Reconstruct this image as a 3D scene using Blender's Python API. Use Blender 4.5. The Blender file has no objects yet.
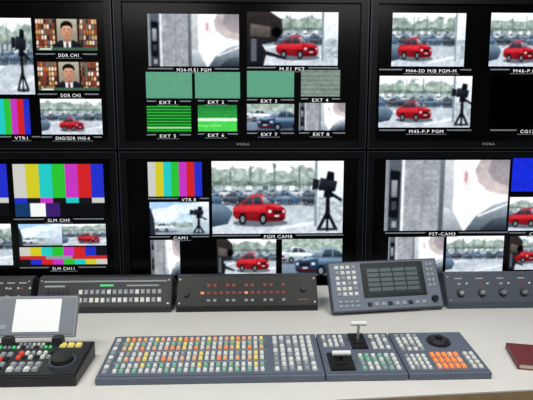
import bpy, bmesh, math, random
import numpy as np
from mathutils import Vector, Matrix, Euler
random.seed(7); RNG=np.random.default_rng(5)
SC=bpy.context.scene
try: SC.view_settings.view_transform='Standard'
except: pass
# ---------------- camera ----------------
CAMH=1.44; FPX=520.0; D=2.37; DESK=0.75
cam_d=bpy.data.cameras.new('camera'); cam_d.sensor_width=36; cam_d.lens=FPX/533*36; cam_d.clip_start=0.02
cam=bpy.data.objects.new('camera',cam_d); SC.collection.objects.link(cam)
cam.location=(0,0,CAMH); cam.rotation_euler=(math.radians(82),0,math.radians(-2)); SC.camera=cam
RM=Euler(cam.rotation_euler).to_matrix(); C=Vector((0,0,CAMH))
def ray(px,py): return RM@Vector(((px-266.5)/FPX,-(py-200)/FPX,-1))
def wall(px,py,y=D):
    d=ray(px,py); t=y/d.y; p=C+d*t; return p.x,p.z
def hpl(px,py,z=DESK):
    d=ray(px,py); t=(z-CAMH)/d.z; p=C+d*t; return p.x,p.y
# ---------------- colour / materials ----------------
def lin(c): return c/12.92 if c<=0.04045 else ((c+0.055)/1.055)**2.4
def hx(h):
    h=h.lstrip('#'); return tuple(lin(int(h[i:i+2],16)/255) for i in (0,2,4))
def sx_(h):
    h=h.lstrip('#'); return np.array([int(h[i:i+2],16)/255 for i in (0,2,4)])
MATS={}
def mat(name,col,rough=.5,metal=0,emit=0,noise=0,scale=20,spec=.5):
    if name in MATS: return MATS[name]
    m=bpy.data.materials.new(name); m.use_nodes=True; nt=m.node_tree; b=nt.nodes['Principled BSDF']
    c=hx(col); b.inputs['Base Color'].default_value=(*c,1); b.inputs['Roughness'].default_value=rough
    b.inputs['Metallic'].default_value=metal; b.inputs['Specular IOR Level'].default_value=spec
    if emit: b.inputs['Emission Color'].default_value=(*c,1); b.inputs['Emission Strength'].default_value=emit
    if noise:
        tc=nt.nodes.new('ShaderNodeTexCoord'); n=nt.nodes.new('ShaderNodeTexNoise'); r=nt.nodes.new('ShaderNodeValToRGB')
        n.inputs['Scale'].default_value=scale; n.inputs['Detail'].default_value=5
        r.color_ramp.elements[0].position=.3; r.color_ramp.elements[1].position=.7
        r.color_ramp.elements[0].color=(*[x*(1-noise) for x in c],1); r.color_ramp.elements[1].color=(*[min(1,x*(1+noise)) for x in c],1)
        nt.links.new(tc.outputs['Object'],n.inputs['Vector']); nt.links.new(n.outputs['Fac'],r.inputs['Fac']); nt.links.new(r.outputs['Color'],b.inputs['Base Color'])
    MATS[name]=m; return m
M_DISP=bpy.data.materials.new('display_picture'); M_DISP.use_nodes=True
nt=M_DISP.node_tree; nt.nodes.clear()
o=nt.nodes.new('ShaderNodeOutputMaterial'); e=nt.nodes.new('ShaderNodeEmission'); a=nt.nodes.new('ShaderNodeAttribute'); a.attribute_name='Col'
e.inputs['Strength'].default_value=1.08
nt.links.new(a.outputs['Color'],e.inputs['Color']); nt.links.new(e.outputs[0],o.inputs[0])
bezel=mat('bezel_black','#0a0b0e',.3,spec=.25); trim=mat('bezel_trim','#2b313a',.35,.4); glass=mat('screen_glass','#020203',.2,spec=.2)
backm=mat('monitor_back','#0c0c0e',.7)
body_g=mat('panel_grey','#596272',.5,0,0,.05,30); body_l=mat('panel_light','#8e949c',.5); body_d=mat('panel_dark','#25282d',.5,0,0,.08,30); black=mat('black_plastic','#0e0f11',.4)
body_m=mat('panel_mid','#424a57',.5)
B={'w':mat('key_white','#d5d8d2',.5,0,.1),'g':mat('key_green','#7fb598',.5,0,.15),'o':mat('key_orange','#ee8a4a',.5,0,.35),
   'r':mat('key_red','#d8452f',.5,0,.4),'y':mat('key_yellow','#dfcb70',.5,0,.25),'s':mat('key_grey','#9ba2a8',.5),'k':mat('key_dark','#1d1f22',.5),
   'b':mat('key_blue','#5577b5',.5,0,.2),'G':mat('key_lit_green','#3fc070',.5,0,.5),'p':mat('key_peach','#e6ac82',.5,0,.2),'R':mat('led_red','#8a3a2c',.5,0,.12)}
silver=mat('silver','#c9cbcc',.25,.8); textw=mat('text_white','#dfe2e4',.6,0,.7); textg=mat('legend_grey','#a4aab0',.6)
lcd=mat('lcd_dark','#30383a',.2,0,.35); lcdt=mat('lcd_trace','#4a5556',.4,0,.35); lcdw=mat('lcd_white','#d9dcdb',.3,0,.4)
# ---------------- helpers ----------------
def empty(name,loc):
    e=bpy.data.objects.new(name,None); e.empty_display_size=.1; e.location=loc; SC.collection.objects.link(e); return e
def par(o,p):
    o.parent=p; o.matrix_parent_inverse=Matrix.Translation(p.location).inverted()
class MB:
    def __init__(s): s.v=[];s.f=[];s.m=[];s.mats=[]
    def mi(s,m):
        if m not in s.mats: s.mats.append(m)
        return s.mats.index(m)
    def add(s,vs,fs,m,M=None):
        b=len(s.v); k=s.mi(m)
        for v in vs:
            v=Vector(v); s.v.append(M@v if M else v)
        for f in fs: s.f.append([b+i for i in f]); s.m.append(k)
    def box(s,M,x0,y0,z0,x1,y1,z1,m,t=0):
        vs=[(x0,y0,z0),(x1,y0,z0),(x1,y1,z0),(x0,y1,z0),(x0+t,y0+t,z1),(x1-t,y0+t,z1),(x1-t,y1-t,z1),(x0+t,y1-t,z1)]
        s.add(vs,[(3,2,1,0),(4,5,6,7),(0,1,5,4),(1,2,6,5),(2,3,7,6),(3,0,4,7)],m,M)
    def cyl(s,M,cx,cy,z0,z1,r0,r1,m,n=20):
        vs=[]
        for i in range(n):
            a=2*math.pi*i/n; vs.append((cx+r0*math.cos(a),cy+r0*math.sin(a),z0))
        for i in range(n):
            a=2*math.pi*i/n; vs.append((cx+r1*math.cos(a),cy+r1*math.sin(a),z1))
        fs=[(i,(i+1)%n,n+(i+1)%n,n+i) for i in range(n)]+[tuple(range(n,2*n)),tuple(reversed(range(n)))]
        s.add(vs,fs,m,M)
    def prism(s,M,prof,x0,x1,m):
        n=len(prof); vs=[(x0,p[0],p[1]) for p in prof]+[(x1,p[0],p[1]) for p in prof]
        fs=[(i,n+i,n+(i+1)%n,(i+1)%n) for i in range(n)]+[tuple(range(n)),tuple(reversed(range(n,2*n)))]
        s.add(vs,fs,m,M)
    def obj(s,name,parent=None,bevel=0,recenter=True,seg=2):
        me=bpy.data.meshes.new(name); c=Vector((0,0,0))
        if recenter:
            xs=[v.x for v in s.v];ys=[v.y for v in s.v];zs=[v.z for v in s.v]
            c=Vector(((min(xs)+max(xs))/2,(min(ys)+max(ys))/2,min(zs)))
        me.from_pydata([v-c for v in s.v],[],s.f)
        for m in s.mats: me.materials.append(m)
        me.polygons.foreach_set('material_index',s.m)
        bm=bmesh.new(); bm.from_mesh(me); bmesh.ops.recalc_face_normals(bm,faces=bm.faces); bm.to_mesh(me); bm.free()
        o=bpy.data.objects.new(name,me); o.location=c; SC.collection.objects.link(o)
        if bevel:
            b=o.modifiers.new('bevel','BEVEL'); b.width=bevel; b.segments=seg; b.limit_method='ANGLE'
        if parent: par(o,parent)
        return o
def text(s,M,parent,w,h,m,name='label'):
    cu=bpy.data.curves.new(name,'FONT'); cu.body=s; cu.align_x='CENTER'; cu.align_y='CENTER'; cu.size=h*1.35; cu.resolution_u=2; cu.space_character=1.15
    cu.materials.append(m)
    o=bpy.data.objects.new(name,cu); SC.collection.objects.link(o)
    bpy.context.view_layer.update()
    sx=w/max(o.dimensions.x,1e-4) if w else 1
    L=M@Matrix.Diagonal((sx,1,1,1))
    par(o,parent); o.matrix_basis=L
    return o
# ---------------- display painter: each feed becomes a fine vertex-coloured grid ----------------
class Scr:
    def __init__(s): s.v=[];s.f=[];s.c=[];s.n=0
    def obj(s,name,parent):
        me=bpy.data.meshes.new(name); c=np.array(parent.location)
        V=np.concatenate(s.v)-c; F=np.concatenate(s.f); Cc=np.concatenate(s.c)
        me.vertices.add(len(V)); me.vertices.foreach_set('co',V.astype(np.float32).ravel())
        me.loops.add(F.size); me.loops.foreach_set('vertex_index',F.astype(np.int32).ravel())
        me.polygons.add(len(F)); me.polygons.foreach_set('loop_start',np.arange(0,F.size,4,dtype=np.int32))
        me.update(calc_edges=True)
        at=me.color_attributes.new('Col','FLOAT_COLOR','POINT')
        A=np.ones((len(V),4),np.float32); A[:,:3]=Cc; at.data.foreach_set('color',A.ravel())
        me.materials.append(M_DISP)
        o=bpy.data.objects.new(name,me); o.location=parent.location; SC.collection.objects.link(o); par(o,parent); return o
YS=D+.004
def noise2(h,w,sc,octv=4):
    out=np.zeros((h,w)); amp=1; tot=0
    for k in range(octv):
        gh=max(2,int(h/sc)+2); gw=max(2,int(w/sc)+2); g=RNG.random((gh,gw))
        y=np.linspace(0,gh-1.001,h); x=np.linspace(0,gw-1.001,w); yi=y.astype(int); xi=x.astype(int); fy_=(y-yi)[:,None]; fx_=(x-xi)[None]
        out+=amp*((g[yi][:,xi]*(1-fx_)+g[yi][:,xi+1]*fx_)*(1-fy_)+(g[yi+1][:,xi]*(1-fx_)+g[yi+1][:,xi+1]*fx_)*fy_)
        tot+=amp; amp*=.6; sc=max(1.5,sc/2)
    return out/tot
K=4
class Win:
    def __init__(s,scr,px0,py0,px1,py1,base=0.0005):
        s.x0=wall(px0,(py0+py1)/2,YS)[0]; s.x1=wall(px1,(py0+py1)/2,YS)[0]
        s.z0=wall((px0+px1)/2,py1-.6,YS)[1]; s.z1=wall((px0+px1)/2,py0,YS)[1]
        s.scr=scr; s.off=base; s.W=int(px1-px0)*K; s.H=int(py1-py0)*K; s.im=np.zeros((s.H,s.W,3)); s.gr=.02; s.bl=2; s.mod=.12
    def col(s,c): return sx_(c) if isinstance(c,str) else np.array(c)
    def poly(s,pts,c,c2=None,al=1.0):
        X=[p[0]*s.W for p in pts]; Y=[p[1]*s.H for p in pts]
        a,b=max(0,int(min(X))),min(s.W,int(max(X))+2); d,e=max(0,int(min(Y))),min(s.H,int(max(Y))+2)
        if a>=b or d>=e: return
        gx=(np.arange(a,b)+.5)[None]; gy=(np.arange(d,e)+.5)[:,None]; ins=np.zeros((e-d,b-a),bool); n=len(X)
        for i in range(n):
            x1,y1,x2,y2=X[i],Y[i],X[(i+1)%n],Y[(i+1)%n]
            if y1==y2: continue
            ins^=((y1>gy)!=(y2>gy))&(gx<(x2-x1)*(gy-y1)/(y2-y1)+x1)
        sub=s.im[d:e,a:b]; c=s.col(c)
        if c2 is None: src=np.broadcast_to(c,sub.shape)
        else:
            t=np.clip((gy-min(Y))/(max(Y)-min(Y)),0,1)[...,None]; src=np.broadcast_to(c*(1-t)+s.col(c2)*t,sub.shape)
        sub[ins]=sub[ins]*(1-al)+src[ins]*al
    def rect(s,u0,v0,u1,v1,c,al=1.0): s.poly([(u0,v0),(u1,v0),(u1,v1),(u0,v1)],c,None,al)
    def vg(s,u0,v0,u1,v1,cb,ct): s.poly([(u0,v0),(u1,v0),(u1,v1),(u0,v1)],cb,ct)
    def ell(s,cu,cv,ru,rv,c,n=18,c2=None,al=1.0): s.poly([(cu+ru*math.cos(2*math.pi*i/n),cv+rv*math.sin(2*math.pi*i/n)) for i in range(n)],c,c2,al)
    def tex(s,u0,v0,u1,v1,ca,cb,sc=8,edge=0,al=1.0,sy=1):
        a,b,d,e=[int(q) for q in (u0*s.W,u1*s.W,v0*s.H,v1*s.H)]; a=max(a,0);d=max(d,0);b=min(b,s.W);e=min(e,s.H)
        h,w=e-d,b-a
        if h<3 or w<3: return
        n=noise2(h,w,sc*K/2); n=np.clip((n-.5)*2.2+.5,0,1)[...,None]
        src=s.col(ca)*(1-n)+s.col(cb)*n; A=np.full((h,w,1),al)
        if edge:
            m=noise2(h,w,sc*K)[...]; yy=np.linspace(0,1,h)[:,None]; A=A*(((1-yy)*1.25+ (m-.5)*1.3*edge)>.32)[...,None]
        sub=s.im[d:e,a:b]; sub[:]=sub*(1-A)+src*A
    def flush(s):
        im=s.im; h,w=s.H//2,s.W//2
        im=im[:h*2,:w*2].reshape(h,2,w,2,3).mean((1,3))
        if s.mod: im=im*(1+s.mod*(noise2(h,w,6)-.5)[...,None]*2)
        for _ in range(s.bl):
            for ax in(0,1):
                p=np.pad(im,[(1,1) if k==ax else (0,0) for k in range(3)],mode='edge')
                im=(p[:-2]+2*p[1:-1]+p[2:])/4 if ax==0 else (p[:,:-2]+2*p[:,1:-1]+p[:,2:])/4
        if s.mod: im=(im-.5)*1.12+.52
        im=np.clip(im+RNG.normal(0,s.gr,im.shape[:2]+(1,)),0,1)
        L=np.where(im<=.04045,im/12.92,((im+.055)/1.055)**2.4)
        xs=np.linspace(s.x0,s.x1,w); zs=np.linspace(s.z0,s.z1,h); X,Z=np.meshgrid(xs,zs)
        V=np.stack([X,np.full_like(X,YS-s.off),Z],-1).reshape(-1,3)
        idx=(np.arange(h*w).reshape(h,w))+s.scr.n
        F=np.stack([idx[:-1,:-1],idx[:-1,1:],idx[1:,1:],idx[1:,:-1]],-1).reshape(-1,4)
        s.scr.v.append(V); s.scr.f.append(F); s.scr.c.append(L.reshape(-1,3)); s.scr.n+=h*w
def car(w,cx,cy,L,H,c,dk,lt,d=1,det=True):
    X=lambda t: cx+d*t*L
    Y=lambda t: cy+t*H
    w.ell(X(.02),Y(.07),L*.53,H*.12,'#4d555e',al=.8)
    body=[(-.5,.3),(-.5,.5),(-.47,.6),(-.36,.66),(-.24,.86),(-.15,.95),(-.02,.99),(.08,.94),(.22,.7),(.36,.63),(.47,.54),(.5,.42),(.49,.2),(.44,.13),(.1,.1),(-.44,.2)]
    w.poly([(X(a),Y(b)) for a,b in body],dk,lt)
    w.poly([(X(-.49),Y(.42)),(X(-.47),Y(.58)),(X(.12),Y(.62)),(X(.12),Y(.4))],c,lt)
    w.poly([(X(.12),Y(.12)),(X(.12),Y(.58)),(X(.25),Y(.66)),(X(.42),Y(.59)),(X(.49),Y(.5)),(X(.49),Y(.2)),(X(.44),Y(.13))],dk,c)
    w.poly([(X(-.33),Y(.66)),(X(-.21),Y(.86)),(X(-.13),Y(.91)),(X(-.13),Y(.66))],'#232c36','#55636f')
    w.poly([(X(-.11),Y(.66)),(X(-.11),Y(.91)),(X(0),Y(.92)),(X(.06),Y(.66))],'#232c36','#55636f')
    w.poly([(X(.04),Y(.9)),(X(.09),Y(.67)),(X(.23),Y(.67)),(X(.11),Y(.88))],'#54636f','#b9cad6')
    w.poly([(X(.14),Y(.61)),(X(.25),Y(.655)),(X(.43),Y(.585)),(X(.36),Y(.54))],lt)
    for t in(-.32,.07):
        w.ell(X(t),Y(.2),L*.07,H*.19,'#101216'); w.ell(X(t),Y(.19),L*.04,H*.11,'#7d858d')
    if det:
        w.ell(X(.2),Y(.43),L*.035,H*.05,'#dfe5ea'); w.ell(X(.46),Y(.43),L*.02,H*.05,'#dfe5ea')
        w.poly([(X(.26),Y(.36)),(X(.26),Y(.46)),(X(.43),Y(.46)),(X(.43),Y(.36))],'#2a1a1f')
        w.poly([(X(.18),Y(.16)),(X(.18),Y(.25)),(X(.46),Y(.26)),(X(.46),Y(.17))],'#4a1a20')
        w.poly([(X(.29),Y(.26)),(X(.29),Y(.32)),(X(.38),Y(.32)),(X(.38),Y(.26))],'#d8dadd')
        w.poly([(X(-.49),Y(.38)),(X(-.49),Y(.405)),(X(.12),Y(.38)),(X(.12),Y(.355))],dk)
def camera_op(w,u,sc=1.0,v=0):
    k='#14171c'; h='#2f353e'
    Q=lambda a,b:(u+a*sc,v+b)
    w.poly([Q(-.09,.6),Q(.07,.58),Q(.09,.72),Q(-.07,.77)],k,h); w.poly([Q(-.15,.6),Q(-.09,.62),Q(-.08,.74),Q(-.14,.76)],'#1d2127')
    w.poly([Q(-.02,.74),Q(.06,.73),Q(.06,.84),Q(0,.86)],k); w.poly([Q(-.04,.5),Q(.05,.5),Q(.04,.6),Q(-.03,.6)],k)
    w.poly([Q(.02,.54),Q(.13,.44),Q(.14,.47),Q(.03,.58)],k); w.poly([Q(-.02,.2),Q(.025,.2),Q(.02,.52),Q(-.015,.52)],k)
    w.poly([Q(-.015,.3),Q(-.1,.06),Q(-.07,.05),Q(0,.26)],k); w.poly([Q(.015,.3),Q(.1,.06),Q(.07,.05),Q(0,.26)],k); w.rect(u-.1*sc,v+.04,u+.1*sc,v+.075,h); w.rect(u-.01*sc,v+.03,u+.012*sc,v+.3,k)
CARS=[('#dfe6ec','#8e9aa6','#fafcfd'),('#53708e','#2c415a','#8ba4bc'),('#7b8a99','#4b5864','#b3c0cc'),('#333c48','#171c23','#6d7986'),('#b5c2ce','#76838f','#e8eef3'),('#44586e','#243344','#8496a8')]
def parking(w,red=(.42,.14,.4,.42),op=None,left=None,dirc=1,wallr=None,zoom=1,tint=None):
    w.vg(0,.5,1,1,'#dbe6ee','#f3f8fb')
    w.tex(0,.64,1,.97,'#66796f','#b3c2bc',7,edge=1.0,al=.85)
    w.tex(0,.6,1,.76,'#4f6159','#93a39b',5,edge=.6)
    w.tex(0,.54,1,.66,'#7d8b90','#c8d1d6',4)
    for u in (.14,.29,.47,.66,.83): w.rect(u,.55,u+.007,.9+.05*math.sin(u*30),'#56615c')
    for i in range(9):
        u=i*.12+random.uniform(-.03,.03); w.rect(u,.6,u+.04,.66,random.choice(['#e6ecef','#9aa9b0','#5c6b73']))
    w.vg(0,0,1,.54,'#cdd4db','#a3afba'); w.tex(0,0,1,.54,'#9fa9b4','#d6dde3',9,al=.5)
    w.poly([(0,.22),(.4,.38),(.38,.4),(0,.28)],'#e9eef2',al=.8); w.poly([(.5,.05),(1,.2),(1,.25),(.52,.09)],'#eef2f5',al=.8)
    for i in range(12): car(w,.02+i*.09,.49+.01*(i%2),.11,.12,*CARS[(i*5+1)%6],d=dirc,det=False)
    for i in range(6): car(w,-.02+i*.2,.39+.01*(i%2),.2,.19,*CARS[(i*2+1)%6],d=dirc,det=False)
    w.tex(0,.4,1,.6,'#39434e','#e4ebf0',3,al=.15)
    w.poly([(0,.1),(.12,.14),(.16,.3),(.1,.4),(0,.42)],'#2c3a4a','#7d93a8')
    if red: car(w,*red,'#b3202b','#6d121a','#d5434b',dirc)
    if wallr:
        w.vg(wallr,.12,1,1,'#c3ccd4','#eef3f6'); w.rect(wallr,.1,wallr+.02,1,'#7f8b94'); w.tex(wallr+.03,.15,1,.5,'#8f9ba4','#d7dee3',6)
    if left:
        w.poly([(0,0),(left*.5,0),(left*.6,.25),(left*.45,.4),(left*.9,.45),(left*1.1,.62),(left*1.05,.86),(left*.7,1),(0,1)],'#1a1d22','#35302f')
        w.poly([(left*.1,.55),(left*.7,.52),(left*.72,.72),(left*.12,.78)],'#4b4744','#6b6461'); w.ell(left*.9,.62,.05,.1,'#0c0d10'); w.poly([(left*.55,.2),(left*1.2,.12),(left*1.2,.16),(left*.6,.27)],'#20242a'); w.rect(left*.12,.08,left*.3,.5,'#5a6069')
    if op is not None: camera_op(w,op[0],op[1])
def wallshot(w):
    w.vg(0,0,1,1,'#b4babf','#c9ced2')
    w.vg(0,0,.13,1,'#343a42','#59616a'); w.rect(0,0,.03,1,'#878e95'); w.poly([(.035,.2),(.11,.18),(.12,.84),(.04,.86)],'#15181c'); w.vg(.05,.48,.1,.72,'#767d85','#a2a8ae'); w.rect(.055,.3,.095,.42,'#3f464e'); w.rect(.06,.05,.1,.14,'#99a0a6')
    w.rect(.13,0,.155,1,'#e3e7e9'); w.tex(.155,0,.44,1,'#747a80','#b4b9bd',2.2); w.tex(.155,0,.44,1,'#7b8186','#c3c7ca',16,al=.35)
    w.rect(.3,0,.307,1,'#6d747a',.6); w.vg(.44,0,.475,1,'#4f565d','#6d747b'); w.vg(.475,0,.55,1,'#9aa2a9','#c8ced2')
    w.vg(.55,0,1,1,'#e3e8eb','#f7f9fa')
    w.poly([(.475,0),(.64,0),(.6,.14),(.55,.3),(.475,.34)],'#8d969e','#c6ccd1')
    w.poly([(.66,0),(1,0),(1,.42),(.88,.36),(.74,.2)],'#4c5762','#a9b3bc'); w.poly([(.78,0),(1,0),(1,.2),(.88,.16)],'#2a323b','#5d6873'); w.poly([(.76,.19),(1,.36),(1,.39),(.76,.22)],'#e6eaed')
    w.poly([(.76,1),(.72,.86),(.75,.68),(.85,.55),(1,.5),(1,1)],'#bfaeac','#a29496'); w.poly([(.85,1),(.82,.84),(.88,.7),(1,.62),(1,1)],'#8f858a','#6e666e')
    w.poly([(.6,.86),(.66,.9),(.69,.72),(.67,.56),(.63,.6)],'#dccfcf',al=.6); w.ell(.65,.76,.014,.08,'#b5646a',al=.8)
    w.tex(.55,.4,1,1,'#cfd4d8','#ffffff',12,al=.25)
    w.bl=3
def bars(w,full=True):
    w.gr=.008; w.bl=0; w.mod=0
    cs=['#c8c8c2','#cdc528','#25c5c0','#2abd32','#c036bc','#cc2426','#2430c4']
    v=.0 if not full else .36
    for i,c in enumerate(cs): w.rect(i/7,v,(i+1)/7,1,c)
    if full:
        bs=['#2430c4','#17181c','#c036bc','#17181c','#25c5c0','#17181c','#c8c8c2']
        for i,c in enumerate(bs): w.rect(i/7,.26,(i+1)/7,.36,c)
        w.rect(0,0,1,.26,'#101114'); w.rect(0,0,.17,.26,'#163a66'); w.rect(.17,0,.34,.26,'#f0f2ee'); w.rect(.34,0,.5,.26,'#3b1f6c')
def splitbars(w):
    w.gr=.008; w.bl=0; w.mod=0
    cs=['#c8c8c2','#cdc528','#25c5c0','#2abd32','#c036bc','#cc2426','#2430c4','#17181c']
    for i,c in enumerate(cs): w.rect(i/8,.5,(i+1)/8,1,c)
    for i,c in enumerate(reversed(cs)): w.rect(i/8,.0,(i+1)/8,.3,c)
    w.rect(0,.3,1,.5,'#c42a30'); w.rect(.3,.3,.6,.5,'#8f969c')
def face(w):
    w.bl=1; w.mod=.06
    w.vg(0,0,1,1,'#4a3228','#7d5a44')
    for i in range(22):
        for j in range(6):
            if .33<i/22+.02<.68: continue
            w.rect(i/22+.004,j/6+.02,i/22+.036,j/6+.145,random.choice(['#b86a3c','#e6d0b0','#74382a','#e9e4d6','#9a3b2e','#33282a','#c9a56a','#5b6a72']))
    w.rect(.31,0,.345,1,'#2b1d19'); w.rect(.675,0,.71,1,'#2b1d19'); w.vg(.345,.1,.675,1,'#7f776a','#b0aa9a')
    w.poly([(.24,0),(.28,.2),(.4,.33),(.61,.33),(.73,.2),(.77,0)],'#15161c','#2b2d36')
    w.poly([(.45,0),(.44,.34),(.5,.26),(.57,.34),(.56,0)],'#cfd4d9','#e8ebee'); w.poly([(.485,0),(.49,.26),(.52,.26),(.53,0)],'#5c2a34')
    w.poly([(.45,.28),(.56,.28),(.56,.45),(.45,.45)],'#8f6450','#b58a70')
    w.ell(.505,.76,.098,.17,'#1a1615',20); w.ell(.505,.6,.088,.24,'#a97a62',24,'#d9ab90')
    w.poly([(.42,.72),(.45,.83),(.51,.85),(.57,.83),(.592,.72),(.56,.77),(.5,.79),(.45,.77)],'#1d1817')
    w.ell(.416,.6,.012,.05,'#a9775e'); w.ell(.594,.6,.012,.05,'#a9775e'); w.ell(.56,.55,.03,.12,'#a3735b',al=.5)
    for u in(.47,.54): w.rect(u-.022,.665,u+.022,.68,'#33241f'); w.ell(u,.63,.014,.02,'#e8ddd4'); w.ell(u,.63,.007,.017,'#1c1412')
    w.poly([(.505,.63),(.49,.53),(.525,.53)],'#9a6b55'); w.rect(.476,.462,.534,.478,'#84433c'); w.ell(.505,.44,.02,.01,'#b98870')
    w.rect(0,0,1,.1,'#46604f'); w.rect(.05,.02,.25,.07,'#e8ead8')
def green(w,c='#5f9c80'):
    w.mod=.03
    w.rect(0,0,1,1,c); cc=sx_(c)
    for i in range(12): w.rect(0,i/12,1,i/12+.04,cc*.93)
    w.vg(0,0,1,.06,cc*.8,cc)
def greenstripe(w):
    w.bl=0; w.mod=0; w.rect(0,0,1,1,'#2fae3a')
    for i in range(9): w.rect(0,i/9,1,i/9+.055,'#0c4a1c')
    w.rect(0,.15,1,.22,'#8fe08a')
def greenb(w):
    w.rect(0,0,1,1,'#4cc653'); w.vg(0,.5,1,1,'#3cae48','#2b7f42')
    for i in range(7): w.rect(0,.55+i/15,1,.57+i/15,'#1f6a33')
    w.rect(0,.4,1,.5,'#e4f3e2'); w.rect(0,.2,.6,.24,'#9be09a')
def grain(w):
    w.rect(0,0,1,1,'#78857c')
    for i in range(12): w.rect(0,i/12,1,i/12+.04,'#606d67' if i%2 else '#8f9a93')
    w.tex(0,0,1,1,'#5b6862','#9aa59e',2,al=.4)
def closecar(w):
    w.vg(0,0,1,1,'#66788a','#bfd0df'); w.tex(0,.68,1,1,'#7d9186','#c3cfcb',6)
    car(w,.2,.34,.62,.46,'#c9d4dd','#8693a0','#f3f7fa',-1); car(w,.72,-.02,1.0,.8,'#39536f','#1b2a3c','#8ba4bb',-1)
def sky(w,op=True):
    w.vg(0,.2,1,1,'#d7e3ec','#9cc0e4'); w.ell(.25,.62,.25,.2,'#f0f5f9',al=.7); w.ell(.6,.8,.3,.14,'#eaf2f8',al=.7); w.tex(0,.2,1,.42,'#6f8278','#b3c0bd',5,edge=.7)
    w.vg(0,0,1,.22,'#8f9ca8','#b9c4cd'); car(w,.25,.08,.4,.3,*CARS[0],det=False)
    w.vg(.72,.1,1,1,'#a9b9c8','#dfe9f2')
    if op: camera_op(w,.82,1.0)
    w.poly([(0,0),(.09,0),(.07,.5),(.02,.8),(0,.8)],'#2a3038')
# ---------------- room ----------------
wallm=mat('wall_paint','#8f9296',.8,0,0,.04,6); wdark=mat('wall_dark','#1c1e22',.8,0,0,.05,6); floorm=mat('floor_carpet','#4b4d50',.95,0,0,.15,80); ceilm=mat('ceiling_tile','#c8c8c4',.9,0,0,.04,40)
WY=D+.12; X0,X1,Y0=-3.0,3.2,-2.6; ZC=2.8
def slab(name,a,b,m):
    q=MB(); q.box(None,*a,*b,m); return q.obj(name)
slab('floor',(X0,Y0,-.1),(X1,WY,0),floorm); slab('ceiling',(X0,Y0,ZC),(X1,WY,ZC+.1),ceilm)
slab('wall_back',(X0-.1,WY,-.1),(X1+.1,WY+.1,ZC+.1),wdark); slab('wall_front',(X0-.1,Y0-.1,-.1),(X1+.1,Y0,ZC+.1),wallm)
slab('wall_left',(X0-.1,Y0,-.1),(X0,WY,ZC+.1),wallm); slab('wall_right',(X1,Y0,-.1),(X1+.1,WY,ZC+.1),wallm)
for n,(a,b) in {'baseboard_left':((X0,Y0,0),(X0+.015,WY,.09)),'baseboard_right':((X1-.015,Y0,0),(X1,WY,.09))}.items(): slab(n,a,b,body_d)
diff=mat('light_diffuser','#ffffff',.5,0,1.5)
for (lx,ly,p) in ((-1.0,.9,27),(1.0,.9,28),(-1.0,-1.0,20),(1.0,-1.0,20)):
    q=MB(); q.box(None,lx-.62,ly-.17,ZC-.06,lx+.62,ly+.17,ZC,body_l); q.box(None,lx-.59,ly-.14,ZC-.065,lx+.59,ly+.14,ZC-.06,diff)
    f=q.obj('ceiling_light',None,0)
    L=bpy.data.lights.new('fluorescent_lamp','AREA'); L.shape='RECTANGLE'; L.size=1.18; L.size_y=.28; L.energy=p; L.color=(1,.985,.95)
    lo=bpy.data.objects.new('fluorescent_lamp',L); lo.location=(lx,ly,ZC-.07); SC.collection.objects.link(lo); par(lo,f)
w=bpy.data.worlds.new('world'); SC.world=w; w.use_nodes=True; w.node_tree.nodes['Background'].inputs[0].default_value=(.5,.52,.55,1); w.node_tree.nodes['Background'].inputs[1].default_value=.3
# ---------------- monitors ----------------
xa=wall(118,150)[0]; xb=wall(366,150)[0]; PW=xb-xa; zr=wall(240,150.5)[1]; MH=.672; g=.004
tally=mat('tally_grey','#6d737a',.6,0,.5)
def lab(win_px,s,wpx,monitor,mb,bar=None):
    px,py=win_px; py+=.6; x,z=wall(px,py,YS); sc=abs(wall(px+1,py,YS)[0]-x)
    M=Matrix.Translation((x,YS-.003,z))@Matrix.Rotation(math.pi/2,4,'X')
    if s: text(s,M,monitor,wpx*sc,3.3*sc,textw)
    if bar:
        b0,b1=bar; xx0=wall(b0,py,YS)[0]; xx1=wall(b1,py,YS)[0]; hw=(wpx*.5+3)*sc; h=2.0*sc; y=YS-.002
        for (p0,p1,tx) in ((xx0,x-hw,1),(x+hw,xx1,-1)):
            if p1-p0<.004: continue
            if tx==1: mb.add([(p0,y,z+h),(p0,y,z+h*.4),(p1-h*.8,y,z+h*.4),(p1,y,z+h)],[(0,1,2,3)],tally)
            else: mb.add([(p0,y,z+h),(p0+h*.8,y,z+h*.4),(p1,y,z+h*.4),(p1,y,z+h)],[(0,1,2,3)],tally)
        mb.add([(x-hw,y,z-h*1.15),(x+hw,y,z-h*1.15),(x+hw,y,z-h*1.4),(x-hw,y,z-h*1.4)],[(0,1,2,3)],tally)
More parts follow.
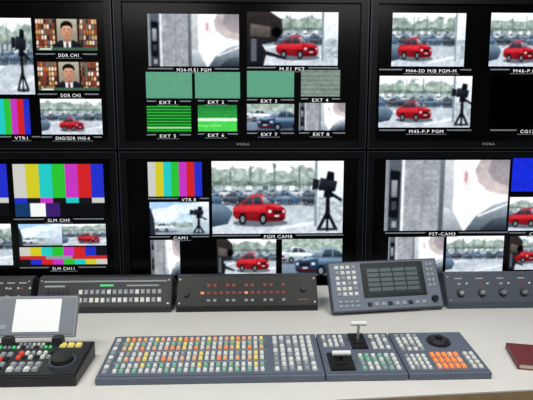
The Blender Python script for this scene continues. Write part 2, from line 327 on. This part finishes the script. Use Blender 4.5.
def monitor(col,row,wins,labels):
    x0=xa+PW*(col-1)+g; x1=x0+PW-2*g; z1=zr+(MH+.006 if row==0 else -.003); z0=z1-MH
    root=empty('video_wall_monitor',((x0+x1)/2,D+.05,z0))
    q=MB(); q.box(None,x0,D+.012,z0,x1,D+.075,z1,backm); q.box(None,x0+.2,D+.075,z0+.15,x1-.2,WY,z1-.15,backm); q.obj('housing',root)
    bs,bt,bb=.034,.034,.037
    q=MB()
    for (a,b,c,d) in ((x0,z0,x0+bs,z1),(x1-bs,z0,x1,z1),(x0+bs,z1-bt,x1-bs,z1),(x0+bs,z0,x1-bs,z0+bb)): q.box(None,a,D-.008,b,c,D+.012,d,bezel)
    q.obj('bezel',root)
    q=MB(); t=.005
    for (a,b,c,d) in ((x0,z0,x0+t,z1),(x1-t,z0,x1,z1),(x0+t,z1-t,x1-t,z1),(x0+t,z0,x1-t,z0+t)): q.box(None,a,D-.012,b,c,D-.0085,d,trim)
    q.obj('trim',root)
    q=MB(); q.box(None,x0+bs,D+.0045,z0+bb,x1-bs,D+.0115,z1-bt,glass); q.obj('screen',root)
    s=Scr(); L,R,Bt,Tp=x0+bs,x1-bs,z0+bb,z1-bt
    for wv in wins:
        W=Win(s,*wv[0]); W.x0=max(W.x0,L); W.x1=min(W.x1,R); W.z0=max(W.z0,Bt); W.z1=min(W.z1,Tp)
        if W.x1-W.x0<.01: continue
        wv[1](W); W.flush()
    s.obj('display_picture',root)
    mb=MB()
    for l in labels: lab(l[0],l[1],l[2],root,mb,l[3] if len(l)>3 else None)
    if mb.v: mb.obj('tally_plates',root)
    M=Matrix.Translation(((x0+x1)/2,D-.0095,z0+.022))@Matrix.Rotation(math.pi/2,4,'X'); text('VORA',M,root,.06,.012,textg,'maker_name')
    return root
P=lambda **k:(lambda W:parking(W,**k))
monitor(0,0,[((-14,18,33,95),P(red=None,op=(.75,1.3))),((-14,99,30,135),lambda W:bars(W,False)),((36,19,97,51),face),((38,62,99,91),face),((41,99,102,135),P(red=(.5,.1,.4,.4))),((-80,18,-20,95),P()),((-80,99,-20,135),green)],
 [((22,137.6),'VTR1',13,(-10,40)),((69,55),'DDR CH1',20,(36,97)),((71,95),'DDR CH2',20,(38,99)),((73,137.8),'ENG/SDR VHS-6',34,(41,102))])
monitor(1,0,[((148,14,239,67),wallshot),((247,12,338,66),P(red=(.55,.12,.46,.46),left=.36,wallr=.82)),
 ((146,72,192,99),green),((195,72,240,99),green),((247,71,294,98),green),((301,70,340,97),grain),
 ((147,106,191,133),greenstripe),((198,105,237,132),greenb),((247,104,294,131),closecar),((299,103,345,131),wallshot)],
 [((194,69.6),'M34-M.E1 PGM',34,(148,239)),((292,68.6),'M.E1 PST',25,(247,338)),((168,102),'EXT 1',16,(147,191)),((216,101.7),'EXT 2',16,(198,238)),((269,100.7),'EXT 3',16,(247,294)),((320,99.7),'EXT 4',16,(301,340)),
  ((168,135.6),'EXT 5',16,(147,191)),((216,134.8),'EXT 6',16,(198,238)),((269,134),'EXT 7',16,(247,294)),((321,133.8),'EXT 8',16,(299,345))])
monitor(2,0,[((392,13,465,67),P(red=(.32,.12,.46,.44),wallr=.86)),((379,76,471,128),P(red=(.38,.12,.38,.42),op=(.9,.8),wallr=.8)),((490,13,565,67),P(red=(.4,.08,.42,.42))),((490,76,565,128),lambda W:W.rect(0,0,1,1,'#060708'))],
 [((431,70.6),'M44-SD M/B PGM-M',50,(379,471)),((426,131),'M45-P.P PGM',34,(379,471)),((530,70.6),'M46-P.P PST',34,(490,565)),((527,131),'CG12',14,(490,565))])
monitor(0,1,[((-60,164,8,217),bars),((14,164,104,217),bars),((-60,224,12,266),P()),((19,224,62,246),lambda W:sky(W,False)),((62,224,106,246),P(red=(.6,.1,.5,.5))),((20,247,107,265),splitbars)],
 [((59,219.8),'SLM CH9',22,(14,104)),((64,268),'SLM CH11',22,(20,106))])
monitor(1,1,[((148,162,202,197),lambda W:bars(W,False)),((150,202,209,235),sky),((212,161,343,234),P(red=(.36,.12,.4,.44),op=(.88,.8),wallr=.78)),
 ((151,240,180,276),wallshot),((217,239,276,276),P(red=(.6,.1,.55,.55),left=.25)),((282,239,342,276),closecar)],
 [((189,199.2),'VTR 8',14,(148,209)),((181,237.4),'CAM1',14,(150,209)),((278,236),'PGM CAM8',28,(212,343))])
monitor(2,1,[((385,160,508,231),wallshot),((512,158,575,192),lambda W:W.rect(0,0,1,1,'#2030c8')),((509,197,575,231),P(red=(.3,.1,.6,.6))),
 ((388,237,443,274),wallshot),((446,236,503,274),P(red=None)),((509,236,570,270),P(red=(.2,.2,.5,.5),left=.2))],
 [((442,233.4),'PST-CAM3',26,(385,508)),((536,233.4),'CAM4',14,(509,570))])
# ---------------- desk ----------------
deskm=mat('desk_laminate','#d9d8d3',.42,0,0,.02,8); woodm=mat('desk_edge_wood','#a98d6a',.5,0,0,.12,25)
a=Vector(hpl(330,400)); b=Vector(hpl(533,389.5)); sl=(b.y-a.y)/(b.x-a.x)
XL,XR,YB=-1.9,1.95,2.2
fy=lambda x:a.y+(x-a.x)*sl
pl=[(XL,fy(XL)-0),(XR,fy(XR)),(XR,YB),(XL,YB)]
root=empty('control_desk',(0,1.7,0))
q=MB(); vs=[(x,y,DESK-.004) for x,y in pl]+[(x,y,DESK) for x,y in pl]; fs=[(0,1,2,3),(4,5,6,7),(0,1,5,4),(1,2,6,5),(2,3,7,6),(3,0,4,7)]; q.add(vs,fs,deskm); q.obj('desk_surface',root)
q=MB(); vs=[(x,y,DESK-.045) for x,y in pl]+[(x,y,DESK-.004) for x,y in pl]; q.add(vs,fs,woodm); q.obj('desk_core',root)
q=MB()
for x in(XL+.05,-.02,XR-.09): q.box(None,x,fy(x)+.12,0,x+.04,YB-.05,DESK-.045,body_d)
q.box(None,XL+.09,YB-.12,.1,XR-.09,YB-.1,DESK-.045,body_d); q.obj('desk_supports',root)
# ---------------- face frame ----------------
def frame(O,yaw,tilt): return Matrix.Translation(O)@Matrix.Rotation(yaw,4,'Z')@Matrix.Rotation(tilt,4,'X')
def keys(q,M,x0,y0,x1,y1,nx,ny,cf,h=.004,gap=.22,gx=None):
    dx=(x1-x0)/nx; dy=(y1-y0)/ny
    for j in range(ny):
        for i in range(nx):
            c=cf(i,j)
            if c is None: continue
            ax=x0+i*dx; ay=y0+j*dy
            q.box(M,ax+dx*gap/2,ay+dy*gap/2,0,ax+dx*(1-gap/2),ay+dy*(1-gap/2),h,B[c],min(dx,dy)*.09)
# ---------------- rack panels on the turret ----------------
RY=hpl(250,311.5)[1]; zt=DESK+.122
tl=math.atan2(.102,.06); FL=math.hypot(.102,.06)
def rack(name,pxa,pxb,mb_body,fill):
    x0=hpl(pxa,310)[0]; x1=hpl(pxb,308)[0]
    root=empty(name,((x0+x1)/2,RY+.08,DESK))
    q=MB(); q.prism(None,[(RY,DESK),(RY,DESK+.02),(RY+.06,zt),(RY+.09,zt),(RY+.2,DESK+.05),(RY+.2,DESK)],x0,x1,mb_body); q.obj('enclosure',root,.002)
    M=frame((x0,RY,DESK+.02),0,tl); q=MB(); W=x1-x0
    q.box(M,.004,.004,0,W-.004,FL-.004,.002,mb_body)
    M2=M@Matrix.Translation((0,0,.002)); fill(q,M2,W,FL); q.obj('controls',root,0)
    return root,M2,W
def screws(q,M,W,H):
    for x in(.012,W-.012):
        for y in(.014,H-.014): q.cyl(M,x,y,0,.002,.004,.0035,silver,10)
def f1(q,M,W,H):
    screws(q,M,W,H); q.box(M,.02,H-.02,0,W-.02,H-.014,.001,body_l)
    keys(q,M,W*.3,H*.4,W*.93,H*.62,15,1,lambda i,j:'s' if i%5 else 'w',.004,.3)
    keys(q,M,W*.3,H*.14,W*.93,H*.36,15,1,lambda i,j:'w' if i%4!=1 else 's',.004,.3)
    q.box(M,W*.46,H*.69,0,W*.56,H*.75,.0015,B['G']); q.box(M,W*.66,H*.69,0,W*.9,H*.73,.0015,textg)
    keys(q,M,W*.06,H*.3,W*.24,H*.6,5,2,lambda i,j:'k',.003); q.box(M,W*.05,H*.68,0,W*.2,H*.73,.001,textg)
def f2(q,M,W,H):
    screws(q,M,W,H)
    q.box(M,W*.13,H*.1,0,W*.8,H*.86,.001,black)
    keys(q,M,W*.16,H*.6,W*.78,H*.78,14,1,lambda i,j:'R' if (i*5)%3 else 'k',.002,.4); keys(q,M,W*.16,H*.36,W*.78,H*.52,14,1,lambda i,j:'R' if i%7 else 'o',.003,.4)
    keys(q,M,W*.16,H*.12,W*.78,H*.28,14,1,lambda i,j:'s' if (i+j)%3 else 'k',.003,.45)
    q.cyl(M,W*.07,H*.4,0,.012,.011,.009,black); q.cyl(M,W*.9,H*.55,0,.012,.012,.01,body_d); q.box(M,W*.86,H*.18,0,W*.93,H*.22,.002,B['R'])
def f3(q,M,W,H):
    screws(q,M,W,H)
    for k in range(6):
        x=W*(.1+.155*k); q.cyl(M,x,H*.34,0,.006,.015,.014,black,24); q.cyl(M,x,H*.34,.006,.018,.010,.008,silver,24); q.box(M,x-.006,H*.62,0,x+.006,H*.68,.002,B['R' if k%2 else 's']); q.box(M,x-.014,H*.81,0,x+.014,H*.85,.001,textg)
        q.cyl(M,x+.03,H*.66,0,.004,.004,.003,B['w'],12)
r,M,W=rack('rack_control_panel',-40,36,body_d,f3)
r,M,W=rack('rack_control_panel',40,173,body_d,f1)
r,M,W=rack('intercom_rack_panel',177,317,black,f2)
r,M,W=rack('audio_monitor_panel',449,585,body_m,f3)
# ---------------- switcher ----------------
zf,zb=DESK+.02,DESK+.045
xl,yf=hpl(94,379,zf); xr=hpl(492.5,372,zf)[0]; yb=hpl(290,334,zb)[1]
root=empty('video_switcher_panel',((xl+xr)/2,(yf+yb)/2,DESK))
Wd=xr-xl; t=math.atan2(zb-zf,yb-yf); Ln=math.hypot(zb-zf,yb-yf)
q=MB(); cuts=[0,.575,.785,1]
for i in range(3):
    q.prism(None,[(yf,DESK),(yf,zf),(yb,zb),(yb,DESK)],xl+Wd*cuts[i]+.0015,xl+Wd*cuts[i+1]-.0015,body_g)
q.obj('console_body',root,.003)
M=frame((xl,yf,zf),0,t); q=MB()
for i in range(3): q.box(M,Wd*cuts[i]+.008,.008,0,Wd*cuts[i+1]-.008,Ln-.008,.0015,body_g)
M=M@Matrix.Translation((0,0,.0015)); U=lambda u:u*Wd; V=lambda v:v*Ln
rows={0:'wgwwgw',1:'gwygww',2:'wpwopy',3:'wwywsw',4:'pywpow',5:'wgwgyw',6:'yopwpw',7:'wwswws'}
def cf(i,j):
    r=rows[j]; return r[(i*7+j*3+(i//3))%6]
def band(v0,v1,j0,n):
    keys(q,M,U(.035),V(v0),U(.425),V(v1),24,n,lambda i,j:cf(i,j+j0),.005,.36)
band(.08,.30,0,2); band(.34,.56,2,2); band(.60,.80,4,2); band(.82,.93,6,1)
for v in(.32,.58,.81): q.box(M,U(.03),V(v)-.001,0,U(.43),V(v)+.001,.0008,textg)
keys(q,M,U(.007),V(.08),U(.028),V(.93),1,8,lambda i,j:'w' if j%2 else 's',.004,.4)
keys(q,M,U(.445),V(.08),U(.56),V(.93),6,8,lambda i,j:random.choice('wwswsw'),.005,.36)
keys(q,M,U(.585),V(.62),U(.65),V(.93),4,3,lambda i,j:random.choice('wsw'),.005,.36)
q.box(M,U(.59),V(.07),0,U(.655),V(.46),.006,black,.002)
q.box(M,U(.665),V(.56),0,U(.71),V(.95),.006,black,.002)
keys(q,M,U(.67),V(.07),U(.775),V(.45),6,4,lambda i,j:random.choice('wwgsws'),.005,.36)
keys(q,M,U(.72),V(.55),U(.775),V(.93),3,4,lambda i,j:random.choice('wsww'),.005,.36)
keys(q,M,U(.795),V(.5),U(.865),V(.93),4,5,lambda i,j:random.choice('wsw'),.005,.36)
keys(q,M,U(.795),V(.07),U(.855),V(.42),4,4,lambda i,j:random.choice('wwsw'),.005,.36)
keys(q,M,U(.865),V(.07),U(.945),V(.46),5,3,lambda i,j:'o' if (i+j)%5 else 'p',.005,.3)
keys(q,M,U(.955),V(.07),U(.988),V(.46),2,4,lambda i,j:'w',.005,.36)
q.obj('keys',root)
q=MB()
q.cyl(M,U(.915),V(.73),0,.004,.036,.035,black,32); q.cyl(M,U(.915),V(.73),.004,.012,.027,.022,body_d,32); q.cyl(M,U(.915),V(.73),.012,.02,.012,.009,black,24)
q.obj('joystick_dial',root)
def lever(u,v,h,hw,stem,hand,name):
    q=MB(); x=U(u);y=V(v)
    q.box(M,x-.016,y-.025,.0,x+.016,y+.025,.012,black,.004)
    q.box(M,x-.004,y-.004,.01,x+.004,y+.004,h,stem)
    Mh=M@Matrix.Translation((x-hw,y,h))@Matrix.Rotation(math.pi/2,4,'Y'); q.cyl(Mh,0,0,0,2*hw,.007,.007,hand,20)
    q.obj(name,root,.001)
white=mat('white_plastic','#e4e6e6',.35)
lever(.687,.75,.062,.024,silver,white,'fader_lever')
lever(.622,.26,.03,.026,black,white,'fader_lever')
# ---------------- tilted touch panel ----------------
x,y=hpl(333,317); th=math.radians(61); yaw=math.radians(7)
O=Vector((x,y,DESK+.0135)); M=frame(O,yaw,th); W=.438; H=.192
root=empty('system_control_panel',(x+W/2,y+.06,DESK))
q=MB(); q.box(M,0,0,-.028,W,H,0,body_m); q.obj('panel_body',root,.004)
Mz=Matrix.Translation((O.x,O.y,DESK))@Matrix.Rotation(yaw,4,'Z')
q=MB(); q.prism(Mz,[(.05,0),(.052,.03),(.105,.135),(.14,.1),(.15,0)],.06,W-.06,body_d); q.obj('rear_stand',root,.002)
q=MB(); q.box(M,.006,.006,0,W-.006,H-.006,.0015,mat('panel_bluegrey','#6b7585',.45)); M=M@Matrix.Translation((0,0,.0015))
keys(q,M,W*.05,H*.3,W*.25,H*.93,4,6,lambda i,j:'w' if (i+j)%4 else 's',.004,.32)
keys(q,M,W*.05,H*.08,W*.25,H*.24,4,2,lambda i,j:'s',.004,.36)
q.box(M,W*.29,H*.26,0,W*.86,H*.95,.003,black,.001); q.box(M,W*.33,H*.32,.003,W*.82,H*.89,.0036,lcd)
for k in range(5):
    yy=H*(.38+.095*k)
    for c in range(4): q.box(M,W*(.34+.118*c),yy,.0036,W*(.34+.118*c)+.046,yy+.013,.0039,lcdt)
keys(q,M,W*.3,H*.07,W*.85,H*.19,9,1,lambda i,j:'s' if i%3 else 'k',.004,.36)
keys(q,M,W*.88,H*.4,W*.96,H*.93,2,5,lambda i,j:'s',.004,.36); q.cyl(M,W*.92,H*.18,0,.012,.013,.011,black)
q.obj('controls',root)
# ---------------- editing controller with flip-up display ----------------
zf2,zb2=DESK+.03,DESK+.05
xR,yb2=hpl(95,341,zb2); yf2=hpl(74,376,zf2)[1]; xL=hpl(-30,376,zf2)[0]
root=empty('tape_editing_controller',((xL+xR)/2,(yf2+yb2)/2,DESK))
q=MB(); q.prism(None,[(yf2,DESK),(yf2,zf2),(yb2,zb2),(yb2,DESK)],xL,xR,black); q.obj('controller_body',root,.003)
t2=math.atan2(zb2-zf2,yb2-yf2); L2=math.hypot(zb2-zf2,yb2-yf2); W2=xR-xL; M=frame((xL,yf2,zf2),0,t2); q=MB()
q.box(M,.006,.006,0,W2-.006,L2-.006,.0015,body_d); M=M@Matrix.Translation((0,0,.0015))
keys(q,M,W2*.04,L2*.76,W2*.6,L2*.93,12,2,lambda i,j:random.choice('swskG'),.005,.4)
keys(q,M,W2*.66,L2*.78,W2*.9,L2*.92,3,1,lambda i,j:'y',.006,.2)
keys(q,M,W2*.3,L2*.44,W2*.66,L2*.68,6,2,lambda i,j:random.choice('wkskswr'),.006,.35)
keys(q,M,W2*.3,L2*.1,W2*.62,L2*.36,4,2,lambda i,j:random.choice('wwsGs'),.007,.28)
keys(q,M,W2*.05,L2*.1,W2*.26,L2*.66,3,4,lambda i,j:random.choice('wrsks'),.006,.32)
q.cyl(M,W2*.8,L2*.36,0,.006,.038,.037,body_m,32); q.cyl(M,W2*.8,L2*.36,.006,.018,.031,.028,black,32); q.cyl(M,W2*.84,L2*.43,.018,.0185,.007,.007,body_d,16)
q.obj('controls',root)
xd0=hpl(5,333,zb2+.005)[0]; xd1=hpl(81,333,zb2+.005)[0]; Md=frame((xd0,yb2-.012,zb2+.02),0,math.radians(62)); Wq=xd1-xd0; Hq=.122
q=MB(); q.box(Md,0,0,-.018,Wq,Hq,0,body_l); q.box(Md,.006,.006,0,Wq-.006,Hq-.006,.002,mat('display_frame','#7d848d',.45))
q.obj('flip_up_display',root,.003)
q=MB(); q.box(Md,Wq*.22,Hq*.12,.002,Wq*.8,Hq*.92,.0035,lcdw); q.box(Md,Wq*.06,Hq*.2,.002,Wq*.14,Hq*.3,.003,B['s']); q.obj('display_glass',root)
q=MB()
for xx in(xd0+.03,xd1-.06): q.box(None,xx,yb2-.03,zb2-.004,xx+.03,yb2-.002,zb2+.024,body_d)
q.obj('display_hinges',root,.002)
# ---------------- notebook ----------------
cov=mat('book_cover','#6b2c2c',.5,0,0,.08,40); pages=mat('book_pages','#d8d2c2',.8)
x,y=hpl(506,348); Mb=Matrix.Translation((x,y,DESK))@Matrix.Rotation(math.radians(-14),4,'Z')
q=MB(); q.box(Mb,0,-.15,0,.21,0,.003,cov); q.box(Mb,.003,-.147,.003,.207,-.003,.015,pages); q.box(Mb,0,-.15,.015,.21,0,.018,cov); q.box(Mb,-.002,-.15,0,.002,0,.018,cov)
q.obj('notebook',None,.0008)
